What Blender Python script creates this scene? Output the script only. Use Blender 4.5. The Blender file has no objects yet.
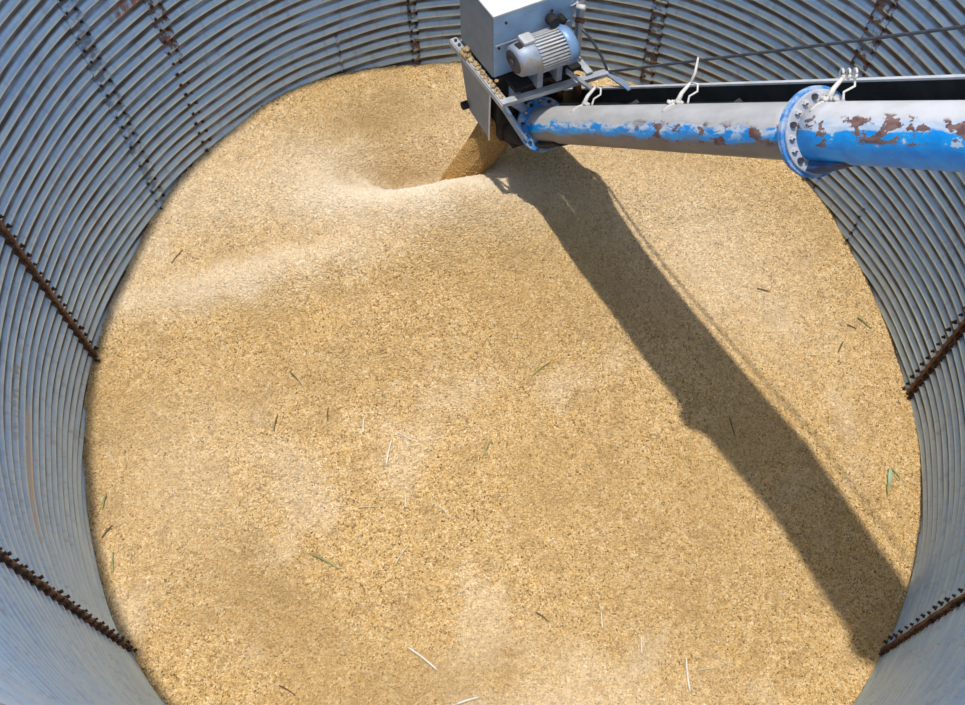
import bpy, math, random
import numpy as np
from mathutils import Vector, Matrix
from mathutils.kdtree import KDTree
random.seed(7); rng = np.random.default_rng(7)
S = 0.1                      # one unit below = one corrugation pitch = 10 cm
PI = math.pi
col = bpy.context.scene.collection
R = 28.14                    # bin radius
RIM = 50.0                   # height of the bin rim
BOT = -60.0                  # foot of the bin wall
AMP = 0.12

# ------------------------------------------------------------------ helpers
def tag(o, label=None, cat=None, group=None, kind=None):
    if label: o['label'] = label
    if cat: o['category'] = cat
    if group: o['group'] = group
    if kind: o['kind'] = kind
    return o

class MB:
    """collects shapes (in pitch units) into one mesh"""
    def __init__(s): s.v = []; s.f = []; s.uv = {}; s.sm = []
    def add(s, vs, fs, smooth=False):
        b = len(s.v); s.v += [tuple(v) for v in vs]
        s.f += [tuple(b + i for i in f) for f in fs]; s.sm += [smooth] * len(fs)
    def box(s, lo, hi, M=None):
        x0, y0, z0 = lo; x1, y1, z1 = hi
        vs = [(x0,y0,z0),(x1,y0,z0),(x1,y1,z0),(x0,y1,z0),(x0,y0,z1),(x1,y0,z1),(x1,y1,z1),(x0,y1,z1)]
        if M: vs = [M(v) for v in vs]
        s.add(vs, [(0,3,2,1),(4,5,6,7),(0,1,5,4),(1,2,6,5),(2,3,7,6),(3,0,4,7)])
    def rings(s, rs, closed_ends=True, smooth=True):
        n = len(rs[0]); b = len(s.v)
        for r in rs: s.v += [tuple(p) for p in r]
        for i in range(len(rs) - 1):
            for j in range(n):
                s.f.append((b+i*n+j, b+i*n+(j+1)%n, b+(i+1)*n+(j+1)%n, b+(i+1)*n+j)); s.sm.append(smooth)
        if closed_ends:
            s.f.append(tuple(b+j for j in range(n))[::-1]); s.sm.append(False)
            s.f.append(tuple(b+(len(rs)-1)*n+j for j in range(n))); s.sm.append(False)
    def tube(s, pts, r, n=10, smooth=True, flat=1.0, caps=True):
        pts = [Vector(p) for p in pts]; rs = []
        t0 = (pts[1]-pts[0]).normalized(); up = Vector((0,0,1)) if abs(t0.z) < .9 else Vector((1,0,0))
        a = t0.cross(up).normalized()
        for i, p in enumerate(pts):
            t = (pts[min(i+1,len(pts)-1)] - pts[max(i-1,0)]).normalized()
            a = (a - t*a.dot(t)).normalized(); c = t.cross(a)
            rr = r[i] if isinstance(r, (list, tuple)) else r
            rs.append([p + (a*math.cos(2*PI*k/n) + c*math.sin(2*PI*k/n)*flat)*rr for k in range(n)])
        s.rings(rs, caps, smooth)
    def bar(s, p, q, w, h, up=(0,0,1)):
        p = Vector(p); q = Vector(q); t = (q-p).normalized(); a = t.cross(Vector(up)).normalized(); c = a.cross(t)
        vs = [e + a*(sx*w/2) + c*(sz*h/2) for e in (p, q) for sx, sz in ((-1,-1),(1,-1),(1,1),(-1,1))]
        s.add(vs, [(0,1,2,3),(7,6,5,4),(0,4,5,1),(1,5,6,2),(2,6,7,3),(3,7,4,0)])
    def build(s, name, mat, parent=None, bevel=0, at=None):
        me = bpy.data.meshes.new(name)
        o3 = Vector(at) if at is not None else Vector((0,0,0))
        me.from_pydata([tuple((Vector(v) - o3) * S) for v in s.v], [], s.f)
        me.polygons.foreach_set('use_smooth', s.sm); me.materials.append(mat); me.update()
        o = bpy.data.objects.new(name, me); col.objects.link(o); o.location = o3 * S
        if bevel:
            m = o.modifiers.new('bevel', 'BEVEL'); m.width = bevel * S; m.segments = 2; m.limit_method = 'ANGLE'
        if parent:
            o.parent = parent
            pl = Vector(parent.location); q = parent.parent
            while q: pl += Vector(q.location); q = q.parent
            o.location = o3 * S - pl
        return o

def empty(name, loc):
    o = bpy.data.objects.new(name, None); o.empty_display_size = .1; col.objects.link(o)
    o.location = Vector(loc) * S; return o

# ------------------------------------------------------------------ node helper
class NT:
    def __init__(s, name, rough=.6, metal=0.0):
        s.m = bpy.data.materials.new(name); s.m.use_nodes = True; s.t = s.m.node_tree
        s.b = s.t.nodes['Principled BSDF']; s.out = s.t.nodes['Material Output']
        s.b.inputs['Roughness'].default_value = rough; s.b.inputs['Metallic'].default_value = metal
    def n(s, ty, **k):
        nd = s.t.nodes.new(ty)
        for a, v in k.items(): setattr(nd, a, v)
        return nd
    def l(s, a, b): s.t.links.new(a, b)
    def val(s, sock, v):
        if hasattr(v, 'is_output') or isinstance(v, bpy.types.NodeSocket): s.l(v, sock)
        else: sock.default_value = v
    def math(s, op, a, b=None, c=None, clamp=False):
        nd = s.n('ShaderNodeMath', operation=op, use_clamp=clamp); s.val(nd.inputs[0], a)
        if b is not None: s.val(nd.inputs[1], b)
        if c is not None: s.val(nd.inputs[2], c)
        return nd.outputs[0]
    def ramp(s, v, lo, hi, a=0.0, b=1.0, smooth=True):
        nd = s.n('ShaderNodeMapRange', interpolation_type='SMOOTHSTEP' if smooth else 'LINEAR'); s.val(nd.inputs[0], v)
        nd.inputs[1].default_value = lo; nd.inputs[2].default_value = hi
        nd.inputs[3].default_value = a; nd.inputs[4].default_value = b; return nd.outputs[0]
    def mix(s, f, a, b, mode='MIX'):
        nd = s.n('ShaderNodeMix', data_type='RGBA', blend_type=mode); s.val(nd.inputs[0], f)
        for sock, v in ((nd.inputs[6], a), (nd.inputs[7], b)):
            if isinstance(v, tuple): sock.default_value = (*v, 1) if len(v) == 3 else v
            else: s.l(v, sock)
        return nd.outputs[2]
    def noise(s, vec, scale, detail=3, rough=.55, dist=0):
        nd = s.n('ShaderNodeTexNoise'); s.l(vec, nd.inputs['Vector']) if vec else None
        nd.inputs['Scale'].default_value = scale; nd.inputs['Detail'].default_value = detail
        nd.inputs['Roughness'].default_value = rough; nd.inputs['Distortion'].default_value = dist
        return nd.outputs[0]
    def vor(s, vec, scale, out='Color', feature='F1'):
        nd = s.n('ShaderNodeTexVoronoi', feature=feature); s.l(vec, nd.inputs['Vector']); nd.inputs['Scale'].default_value = scale
        return nd.outputs[out]
    def obj(s):
        return s.n('ShaderNodeTexCoord').outputs['Object']
    def pos(s):
        return s.n('ShaderNodeNewGeometry').outputs['Position']
    def uv(s):
        return s.n('ShaderNodeUVMap', uv_map='UVMap').outputs[0]
    def mapv(s, vec, sc):
        nd = s.n('ShaderNodeVectorMath', operation='MULTIPLY'); s.l(vec, nd.inputs[0]); nd.inputs[1].default_value = sc
        return nd.outputs[0]
    def sep(s, vec):
        nd = s.n('ShaderNodeSeparateXYZ'); s.l(vec, nd.inputs[0]); return nd.outputs
    def base(s, c): 
        if isinstance(c, tuple): s.b.inputs['Base Color'].default_value = (*c, 1)
        else: s.l(c, s.b.inputs['Base Color'])
    def bump(s, h, strength=.3, dist=.01):
        nd = s.n('ShaderNodeBump'); nd.inputs['Strength'].default_value = strength; nd.inputs['Distance'].default_value = dist
        s.l(h, nd.inputs['Height']); s.l(nd.outputs[0], s.b.inputs['Normal'])

def simple(name, c, rough=.6, metal=0, var=.15, dirt=None, dscale=3.0, dlo=.55, dhi=.7):
    t = NT(name, rough, metal); p = t.obj()
    n1 = t.noise(p, 9, 4); c1 = tuple(x * (1 - var) for x in c); c2 = tuple(min(1, x * (1 + var)) for x in c)
    cc = t.mix(t.ramp(n1, .35, .65), c1, c2)
    if dirt:
        cc = t.mix(t.ramp(t.noise(p, dscale, 6, .65), dlo, dhi), cc, dirt)
    t.base(cc); t.bump(t.noise(p, 40, 3), .15, .004)
    return t.m

# ------------------------------------------------------------------ grain surface shape
rim_az = [-180,-150,-129,-122,-114,-106,-97,-90,-81,-69,-58,-47,-36,-24,-11,23,40,54,62,72,83,91,98,106,115,122,130,150,180]
rim_z  = [-4.5,-3.4,-1.6,-.5,0.2,-.1,.4,1.6,2.5,2.6,4.8,5.1,5.9,5.1,3.4,2.4,2.2,2.0,-.2,-1.7,-2.6,-2.6,-3.0,-3.4,-3.8,-4.6,-5.0,-4.8,-4.5]
PK = (-3.2, 14.6); ZP = 6.4
_az = np.arange(-360, 721, 2.0); _zz = np.interp((_az + 180) % 360 - 180, rim_az, rim_z)
_zz = np.convolve(_zz, np.hanning(13)/np.hanning(13).sum(), 'same')
def _bump(x, y, cx, cy, sx, sy, a, rot=0.0):
    dx = x - cx; dy = y - cy; c = math.cos(rot); s_ = math.sin(rot)
    u = dx*c + dy*s_; v = -dx*s_ + dy*c
    return a * np.exp(-(u/sx)**2 - (v/sy)**2)
# smooth periodic relief of many low undulations left by slides
_rel = [(rng.uniform(-28,28), rng.uniform(-28,28), rng.uniform(2,6), rng.uniform(1.0,3.0), rng.uniform(-.28,.28), rng.uniform(0,PI)) for _ in range(120)]
def zheap(x, y):
    x = np.asarray(x, float); y = np.asarray(y, float)
    dx = x - PK[0]; dy = y - PK[1]; d = np.hypot(dx, dy) + 1e-6
    ex = dx/d; ey = dy/d; b = PK[0]*ex + PK[1]*ey
    L = -b + np.sqrt(np.maximum(b*b - (PK[0]**2 + PK[1]**2 - R*R), 0))
    az = np.degrees(np.arctan2(PK[0] + ex*L, PK[1] + ey*L))
    zr = np.interp(az, _az, _zz)
    s_ = np.minimum(d / L, 1.05)
    k = np.exp(-(d/5.0)**2)
    z = ZP + (zr - ZP) * (s_**0.85) * (1 - k) + (zr - ZP) * s_ * k * .5
    f = np.clip((1 - s_) * 4, 0, 1)
    # crater where the stream lands, with a raised lip on the near side
    z += _bump(x, y, -6.4, 17.4, 3.8, 2.3, -3.6, .1)
    z += _bump(x, y, -9.0, 21.6, 3.4, 2.0, -1.0, .2)
    z += _bump(x, y, -5.0, 13.7, 7.5, 1.7, 1.1, -.06)
    z += _bump(x, y, -.5, 12.6, 4.0, 1.8, .35, -.5)
    z += _bump(x, y, 17.0, -7.0, 8.0, 8.0, 1.9, 0) * f
    z += _bump(x, y, -17.0, 9.3, 10.0, 1.5, .55 , .16) 
    z += _bump(x, y, -13.5, 6.3, 8.0, 1.4, -.35, .3)
    z += _bump(x, y, 2.5, -18.5, 7.0, 2.6, .9, .0)
    z += _bump(x, y, -16.5, -10.5, 8.0, 1.3, -.45, -.75)
    for cx, cy, sx, sy, a, ro in _rel: z += _bump(x, y, cx, cy, sx, sy, a, ro) * f
    return z
def zh(x, y): return float(zheap(x, y))

# ------------------------------------------------------------------ materials
def mat_wall(name='galvanised_steel', rust=0.0, dark=0.0):
    t = NT(name, .38, .42); uv = t.uv(); x, z, _ = t.sep(uv)
    streak = t.noise(t.mapv(uv, (.35, .9, 1)), 1.0, 5, .6)
    fine = t.noise(t.mapv(uv, (.5, 6, 1)), 1.2, 3)
    ver = t.noise(t.mapv(uv, (2.0, .25, 1)), 1.0, 4)
    c = t.mix(t.ramp(streak, .3, .7), (.54, .76, 1.0), (.73, .91, 1.0))
    c = t.mix(t.ramp(fine, .45, .75, 0, .35), c, (.54, .64, .76))
    c = t.mix(t.ramp(ver, .5, .75, 0, .45), c, (.42, .45, .50))
    sp = t.vor(uv, 9, 'Color'); c = t.mix(.12, c, sp, 'OVERLAY')
    # groove and under-rib shade painted in as rust-brown stripes, broken and uneven
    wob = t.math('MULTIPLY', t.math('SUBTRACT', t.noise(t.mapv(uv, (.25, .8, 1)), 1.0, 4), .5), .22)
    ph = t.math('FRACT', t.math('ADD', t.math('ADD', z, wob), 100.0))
    # (the seam of the fract is moved to the unstriped crest)
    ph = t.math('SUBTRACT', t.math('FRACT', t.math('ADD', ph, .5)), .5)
    rib_shade = t.ramp(t.math('ABSOLUTE', t.math('SUBTRACT', ph, .07)), .17, .33, 1, 0)
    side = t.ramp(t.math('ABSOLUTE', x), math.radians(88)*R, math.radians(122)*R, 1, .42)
    rib_shade = t.math('MULTIPLY', rib_shade, side)
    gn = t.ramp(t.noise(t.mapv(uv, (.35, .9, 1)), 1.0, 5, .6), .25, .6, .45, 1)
    rib_shade = t.math('MULTIPLY', rib_shade, gn)
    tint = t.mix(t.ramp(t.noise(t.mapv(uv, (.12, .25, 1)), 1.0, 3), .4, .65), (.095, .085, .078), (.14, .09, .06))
    c = t.mix(rib_shade, c, tint); t.l(t.ramp(rib_shade, 0, 1, .42, 0), t.b.inputs['Metallic'])
    # rust freckles
    rs = t.ramp(t.noise(t.mapv(uv, (1.2, 1.2, 1)), 1.6, 6, .7), .66, .74)
    c = t.mix(t.math('MULTIPLY', rs, .7), c, (.17, .075, .035))
    if rust:
        rn = t.noise(t.mapv(uv, (1.3, 1.0, 1)), 1.1, 6, .65)
        c = t.mix(t.math('MULTIPLY', t.ramp(rn, .60 - rust*.2, .66 - rust*.18), .9), c, t.mix(t.ramp(rn, .5, .7), (.20, .085, .04), (.30, .115, .045)))
    if dark: c = t.mix(t.math('MULTIPLY', t.ramp(t.noise(t.mapv(uv, (1.6, 2.2, 1)), 1.0, 5, .6), .45, .6), dark), c, (.12, .11, .11))
    # local marks: (arc position, height, half width, half height, colour, amount)
    def mark(az, zz, wx, wz, cc, amt, lo=.42, hi=.6, f=(3, 1.2, 1)):
        nonlocal c
        dx = t.math('DIVIDE', t.math('SUBTRACT', x, math.radians(az)*R), wx)
        dz = t.math('DIVIDE', t.math('SUBTRACT', z, zz), wz)
        d = t.math('SQRT', t.math('ADD', t.math('MULTIPLY', dx, dx), t.math('MULTIPLY', dz, dz)))
        e = t.ramp(d, .5, 1.0, 1, 0); g = t.ramp(t.noise(t.mapv(uv, f), .8, 4), lo, hi)
        c = t.mix(t.math('MULTIPLY', t.math('MULTIPLY', e, g), amt), c, cc)
    mark(-104, 10.8, 5.5, .45, (.78, .68, .54), .9, .3, .5, (1, .8, 1))
    mark(-110, 9.3, 3.2, .35, (.80, .72, .58), .95, .2, .4, (1, .8, 1))
    mark(-96, 12.5, 4.0, .8, (.50, .46, .40), .7)
    mark(-67.5, 10.2, 2.2, .16, (.05, .05, .06), .95, .1, .3)
    mark(-66.0, 11.3, 1.6, .14, (.05, .05, .06), .9, .1, .3)
    mark(-143, 33.0, 3.4, .55, (.16, .07, .05), 1.0, .25, .4)
    mark(-141, 30.5, 2.0, .6, (.16, .08, .06), .8, .4, .5)
    mark(-149, 37.0, 2.0, .5, (.15, .07, .05), .8, .35, .5)
    mark(-49.3, 20.6, 2.6, .7, (.36, .14, .05), .9, .35, .6)
    mark(130, 19.0, 4.0, .4, (.08, .08, .09), .6, .35, .5)
    mark(96, 12, 4, 1.0, (.7, .74, .8), .5, .45, .6)
    t.base(c)
    t.l(t.math('ADD', t.ramp(streak, .3, .7, .30, .45), t.math('MULTIPLY', rib_shade, .4)), t.b.inputs['Roughness'])
    t.bump(t.noise(t.mapv(uv, (.8, 2, 1)), 1.5, 4), .25, .01)
    return t.m

def mat_seam(name, c1, c2, amount, rust=(.20, .085, .04)):
    t = NT(name, .5, .5); p = t.obj()
    n1 = t.noise(p, 7, 5, .65); n2 = t.noise(p, 22, 4, .6)
    c = t.mix(t.ramp(n2, .35, .65), c1, c2)
    c = t.mix(t.ramp(n1, .62 - amount*.3, .72 - amount*.25), c, rust)
    t.base(c); t.bump(n2, .5, .01); return t.m

def mat_grain(name, instanced):
    t = NT(name, .62); t.b.inputs['Specular IOR Level'].default_value = .25
    pp = t.pos(); p = t.mapv(pp, (1/S, 1/S, 1/S)); X, Y, Z = t.sep(p)
    if instanced: rnd = t.n('ShaderNodeObjectInfo').outputs['Random']
    else:
        vc = t.vor(p, 4.6, 'Color'); rnd = t.sep(vc)[0]
    cr = t.n('ShaderNodeValToRGB'); t.l(rnd, cr.inputs[0]); e = cr.color_ramp
    e.interpolation = 'LINEAR'
    stops = [(0, (.16, .09, .035)), (.05, (0.353, 0.209, 0.076)), (.10, (0.490, 0.314, 0.126)), (.30, (0.608, 0.399, 0.160)), (.55, (0.706, 0.484, 0.210)), (.72, (0.784, 0.570, 0.277)), (.86, (0.843, 0.674, 0.395)), (.95, (0.823, 0.494, 0.126)), (1, (0.862, 0.760, 0.554))]
    e.elements[0].position = 0; e.elements[0].color = (*stops[0][1], 1); e.elements[1].position = 1; e.elements[1].color = (*stops[-1][1], 1)
    for q, cc in stops[1:-1]: e.elements.new(q).color = (*cc, 1)
    c = cr.outputs[0]
    def blob(cx, cy, sx, sy, rot, wob=2.2):
        w1 = t.math('MULTIPLY', t.math('SUBTRACT', t.noise(p, .25, 3), .5), wob * 2)
        w2 = t.math('MULTIPLY', t.math('SUBTRACT', t.noise(t.mapv(p, (1, 1, 3)), .33, 3), .5), wob * 2)
        dx = t.math('ADD', t.math('SUBTRACT', X, cx), w1); dy = t.math('ADD', t.math('SUBTRACT', Y, cy), w2)
        co, si = math.cos(rot), math.sin(rot)
        u = t.math('DIVIDE', t.math('ADD', t.math('MULTIPLY', dx, co), t.math('MULTIPLY', dy, si)), sx)
        v = t.math('DIVIDE', t.math('SUBTRACT', t.math('MULTIPLY', dy, co), t.math('MULTIPLY', dx, si)), sy)
        d = t.math('ADD', t.math('MULTIPLY', u, u), t.math('MULTIPLY', v, v))
        return t.math('EXPONENT', t.math('MULTIPLY', d, -1.0))
    pale = (.93, .82, .64); gold = (.60, .40, .155); ochre = (.47, .31, .13)
    big = t.noise(p, .10, 4, .55); mid = t.noise(p, .45, 4, .6)
    c = t.mix(t.ramp(mid, .50, .68, 0, .40), c, (.50, .33, .15))
    crumb = t.noise(p, 1.5, 4, .65); c = t.mix(t.ramp(crumb, .54, .68, 0, .45), c, (.42, .27, .115)); c = t.mix(t.ramp(crumb, .44, .34, 0, .35), c, (.86, .70, .46))
    c = t.mix(t.ramp(big, .5, .66, 0, .30), c, gold)
    c = t.mix(t.ramp(big, .46, .34, 0, .25), c, pale)
    # pale chaff drifts and darker clean corn patches
    for a in [(-6.0, 14.8, 8.5, 2.4, .0, .95), (-12, 17.5, 5, 3, .2, .35), (-18, 9.2, 11, 1.5, .18, .50), (-22, 16, 6, 5, .7, .30), (14, 12, 10, 6, -.6, .32), (3, -18.5, 7, 2.2, 0, .35), (-21, -4, 5, 6, .1, .2), (1, 22, 9, 4, 0, .25)]:
        c = t.mix(t.math('MULTIPLY', blob(*a[:5]), a[5]), c, pale)
    for a in [(-9.0, 21.8, 4.4, 1.7, .25, .75), (-15.5, -12, 6.5, 3.0, -.6, .55), (-6, -17, 8, 2, .2, .50), (-13, 2.5, 9, 2.2, .25, .36), (-3, 9.5, 5, 2.2, .1, .25), (-27.3, -1.0, 1.4, 6, .1, .35), (4, 5, 7, 3, .5, .2), (9, -10, 6, 7, .3, .25), (-7.5, 17.6, 3.6, 1.5, .1, .75), (10, 20, 8, 1.5, -.35, .25)]:
        c = t.mix(t.math('MULTIPLY', blob(*a[:5]), a[5]), c, ochre)
    t.base(c)
    if not instanced:
        d = t.vor(p, 4.6, 'Distance'); t.bump(d, .6, .012)
    return t.m

M = {}
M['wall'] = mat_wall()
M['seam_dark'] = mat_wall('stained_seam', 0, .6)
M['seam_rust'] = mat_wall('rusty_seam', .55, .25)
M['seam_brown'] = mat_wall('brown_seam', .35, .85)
M['rib_rust'] = mat_seam('rusted_rib', (.16, .075, .045), (.24, .13, .09), .6, (.10, .045, .025))
M['bolt_dark'] = simple('dark_bolt', (.07, .065, .07), .6, .4, .4)
M['bolt_rust'] = simple('rusty_bolt', (.19, .075, .03), .8, .1, .5, (.06, .03, .02), 12)
M['bolt_brown'] = simple('brown_bolt', (.10, .055, .035), .8, .1, .5)
M['grain'] = mat_grain('corn_heap', False)
M['kernel'] = mat_grain('corn_kernels', True)
M['clean_corn'] = simple('clean_corn', (.50, .29, .09), .65, 0, .25)
M['rotten_corn'] = simple('weathered_corn', (.52, .36, .17), .75, 0, .3, (.12, .07, .03), 14, .52, .6)
M['rim'] = simple('rim_steel', (.5, .52, .55), .4, .6)
M['box'] = simple('pale_blue_painted_steel', (.42, .62, .84), .5, .1, .08, (.30, .32, .34), 7, .56, .8)
M['lid'] = simple('white_painted_lid', (.78, .77, .74), .55, 0, .04, (.5, .47, .42), 9, .66, .8)
M['hood'] = simple('grey_steel_hood', (.28, .33, .38), .55, .1, .08, (.36, .33, .28), 4, .6, .8)
M['dark'] = simple('dark_parts_and_shade', (.018, .016, .015), .8, 0, .4, (.06, .04, .025), 8, .6, .75)  # near-black for dark parts and for the shade in the head opening
M['frame'] = simple('light_grey_frame', (.50, .52, .54), .5, .3, .12, (.45, .36, .24), 8, .56, .7)
M['bluegrey'] = simple('dull_blue_frame', (.25, .36, .52), .5, .25, .15, (.4, .38, .34), 8, .52, .65)
M['motor'] = simple('grey_blue_motor_paint', (.32, .37, .44), .5, .2, .15, (.36, .31, .25), 9, .50, .62)
M['motor_cap'] = simple('blue_fan_cover', (.22, .36, .56), .45, .2, .1, (.35, .36, .36), 8, .6, .75)
M['fin'] = simple('pale_cooling_fins', (.56, .55, .53), .5, .2, .1, (.38, .33, .27), 8, .55, .7)
M['black'] = simple('shaded_trough_black', (.022, .026, .028), .55, .1, .3, (.09, .085, .08), 6, .6, .8)  # near-black: the shade inside the trough is put into this colour
M['lip'] = simple('bare_metal_lip', (.80, .80, .78), .45, .2, .08)
M['clamp'] = simple('dark_blue_clamp', (.02, .08, .20), .6, .1, .3, (.03, .03, .03), 6, .5, .6)
M['cable'] = simple('steel_cable', (.12, .13, .14), .5, .5, .2)
M['tie'] = simple('dusty_white_cord', (.66, .62, .56), .8, 0, .15)
M['bolt_white'] = simple('chalky_bolt', (.70, .68, .66), .6, .2, .2, (.08, .07, .07), 30, .5, .6)
M['straw'] = simple('dry_straw', (.74, .66, .44), .7, 0, .2)
M['straw_white'] = simple('bleached_straw', (.82, .78, .66), .7, 0, .1)
M['straw_green'] = simple('greenish_stalk', (.33, .33, .13), .7, 0, .25)
M['straw_dark'] = simple('dark_stalk', (.17, .13, .07), .8, 0, .3)
M['ground'] = simple('gravel_ground', (.36, .33, .28), .9, 0, .3)

def mat_tube(name, section):
    """UV: u = position round the tube (sine, +1 top edge seen from the yard side), v = length"""
    t = NT(name, .48, .0); uv = t.uv(); u, v, _ = t.sep(uv)
    q = t.n('ShaderNodeCombineXYZ'); t.l(u, q.inputs[0]); t.l(v, q.inputs[1]); q = q.outputs[0]
    w = t.noise(t.mapv(q, (1.6, .55, 1)), 1.0, 5, .6); w2 = t.noise(t.mapv(q, (2.2, 1.1, 1)), 1.3, 5, .65, .4)
    uu = t.math('ADD', u, t.math('MULTIPLY', t.math('SUBTRACT', w, .5), 1.1))
    blue = t.mix(t.ramp(w2, .3, .7), (.0, .31, .82), (.01, .46, .98))
    scuff = t.mix(t.ramp(w2, .35, .65), (.50, .62, .74), (.74, .78, .82))
    dust = t.mix(t.ramp(w, .3, .7), (.52, .50, .47), (.66, .64, .60)) if section == 1 else t.mix(t.ramp(w, .3, .7), (.66, .63, .59), (.78, .76, .73))
    lower_grey = t.mix(t.ramp(w, .3, .7), (.21, .195, .18), (.30, .27, .24))  # grey-brown for the lower part of the first section
    if section == 1:
        c = t.mix(t.ramp(uu, -.52, -.30), lower_grey, blue)
        c = t.mix(t.math('MULTIPLY', t.ramp(uu, -.30, -.05), t.ramp(w2, .44, .54)), c, scuff)
        c = t.mix(t.ramp(uu, .02, .24), c, dust)
        rn = t.math('MULTIPLY', t.ramp(t.noise(t.mapv(q, (1.5, .9, 1)), 1.25, 5, .6), .535, .56), t.math('MULTIPLY', t.ramp(uu, -.62, -.5), t.ramp(uu, .35, .1)))
        rn = t.math('MULTIPLY', rn, t.ramp(v, 5.5, 8))
    else:
        c = t.mix(t.ramp(uu, .02, .12), blue, scuff)
        c = t.mix(t.math('MULTIPLY', t.ramp(w2, .60, .64), t.ramp(uu, -.5, -.3)), c, scuff)
        c = t.mix(t.ramp(uu, .28, .46), c, dust)
        rn = t.math('MULTIPLY', t.ramp(t.noise(t.mapv(q, (1.5, 1.0, 1)), 1.1, 5, .6), .53, .55), t.math('MULTIPLY', t.ramp(uu, -.42, -.28), t.ramp(uu, .58, .42)))
    c = t.mix(rn, c, t.mix(t.ramp(w2, .4, .6), (.17, .085, .065), (.28, .17, .14)))
    t.base(c); t.l(t.ramp(rn, 0, 1, .45, .85), t.b.inputs['Roughness']); t.bump(w2, .15, .006)
    return t.m

# ------------------------------------------------------------------ bin wall (corrugated, four sheets groups)
def rr(z): return R + AMP * math.cos(2*PI*z)
def wall(name, a0, a1):
    nz = int((RIM - BOT) * 10) + 1; na = int(abs(a1 - a0) / 1.5) + 1
    zs = np.linspace(BOT, RIM, nz); az = np.radians(np.linspace(a0, a1, na))
    r = R + AMP*np.cos(2*PI*zs)
    V = np.empty((nz, na, 3)); V[..., 0] = r[:, None]*np.sin(az)[None]; V[..., 1] = r[:, None]*np.cos(az)[None]; V[..., 2] = zs[:, None]
    # slow dents so the sheets are not perfectly true
    dent = .09*np.sin(az*7 + 1)[None]*np.sin(zs*.17)[:, None] + .05*np.sin(az*19)[None]*np.sin(zs*.31 + 2)[:, None]
    V[..., 0] -= dent*np.sin(az)[None]; V[..., 1] -= dent*np.cos(az)[None]
    i = np.arange(nz-1)[:, None]*na + np.arange(na-1)[None]
    F = np.stack([i, i+1, i+na+1, i+na], -1).reshape(-1, 4)
    me = bpy.data.meshes.new(name); me.vertices.add(nz*na); me.vertices.foreach_set('co', (V*S).reshape(-1))
    me.loops.add(F.size); me.loops.foreach_set('vertex_index', F.reshape(-1).astype(np.int32))
    me.polygons.add(len(F)); me.polygons.foreach_set('loop_start', np.arange(0, F.size, 4, dtype=np.int32))
    me.update(); me.polygons.foreach_set('use_smooth', [True]*len(F))
    UV = np.stack(np.broadcast_arrays(az[None]*R, zs[:, None]), -1).reshape(-1, 2)
    l = me.uv_layers.new(name='UVMap'); l.data.foreach_set('uv', UV[F.reshape(-1)].reshape(-1))
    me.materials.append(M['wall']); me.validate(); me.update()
    o = bpy.data.objects.new(name, me); col.objects.link(o)
    return tag(o, kind='structure')

WALLS = {'wall_far': wall('wall_far', -47.3, 52.1), 'wall_right': wall('wall_right', 52.1, 122.3),
         'wall_near': wall('wall_near', 122.3, 239.0), 'wall_left': wall('wall_left', -121.0, -47.3)}
tag(WALLS['wall_far'], 'far side of the corrugated galvanised bin wall behind the auger head')
tag(WALLS['wall_left'], 'left side of the corrugated galvanised bin wall')
tag(WALLS['wall_right'], 'right side of the corrugated galvanised bin wall under the blue tube')
tag(WALLS['wall_near'], 'near side of the corrugated galvanised bin wall at the lower corners')
rim = MB(); n = 180
rim.tube([((R+.1)*math.sin(2*PI*k/n), (R+.1)*math.cos(2*PI*k/n), RIM) for k in range(n)] + [(0, R+.1, RIM)], .28, 8, caps=False)
tag(rim.build('trim_1', M['rim']), 'rolled steel rim around the top of the bin', kind='structure')

# vertical seams where the sheets overlap, with their bolts
def boltmesh(name, mat, r, h):
    b = MB(); b.rings([[(r*1.5*math.cos(2*PI*k/8), r*1.5*math.sin(2*PI*k/8), 0) for k in range(8)], [(r*1.5*math.cos(2*PI*k/8), r*1.5*math.sin(2*PI*k/8), h*.25) for k in range(8)]], smooth=False)
    b.rings([[(r*math.cos(PI*k/3), r*math.sin(PI*k/3), h*.25) for k in range(6)], [(r*math.cos(PI*k/3), r*math.sin(PI*k/3), h) for k in range(6)]], smooth=False)
    me = bpy.data.meshes.new(name); me.from_pydata([tuple(Vector(v)*S) for v in b.v], [], b.f); me.materials.append(mat); return me
BM = {k: boltmesh('bolt', M['bolt_'+k], .07 if k == 'dark' else .085, .15) for k in ('dark', 'rust', 'brown')}
BMB = boltmesh('bolt', M['bolt_brown'], .09, .22)

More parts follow.
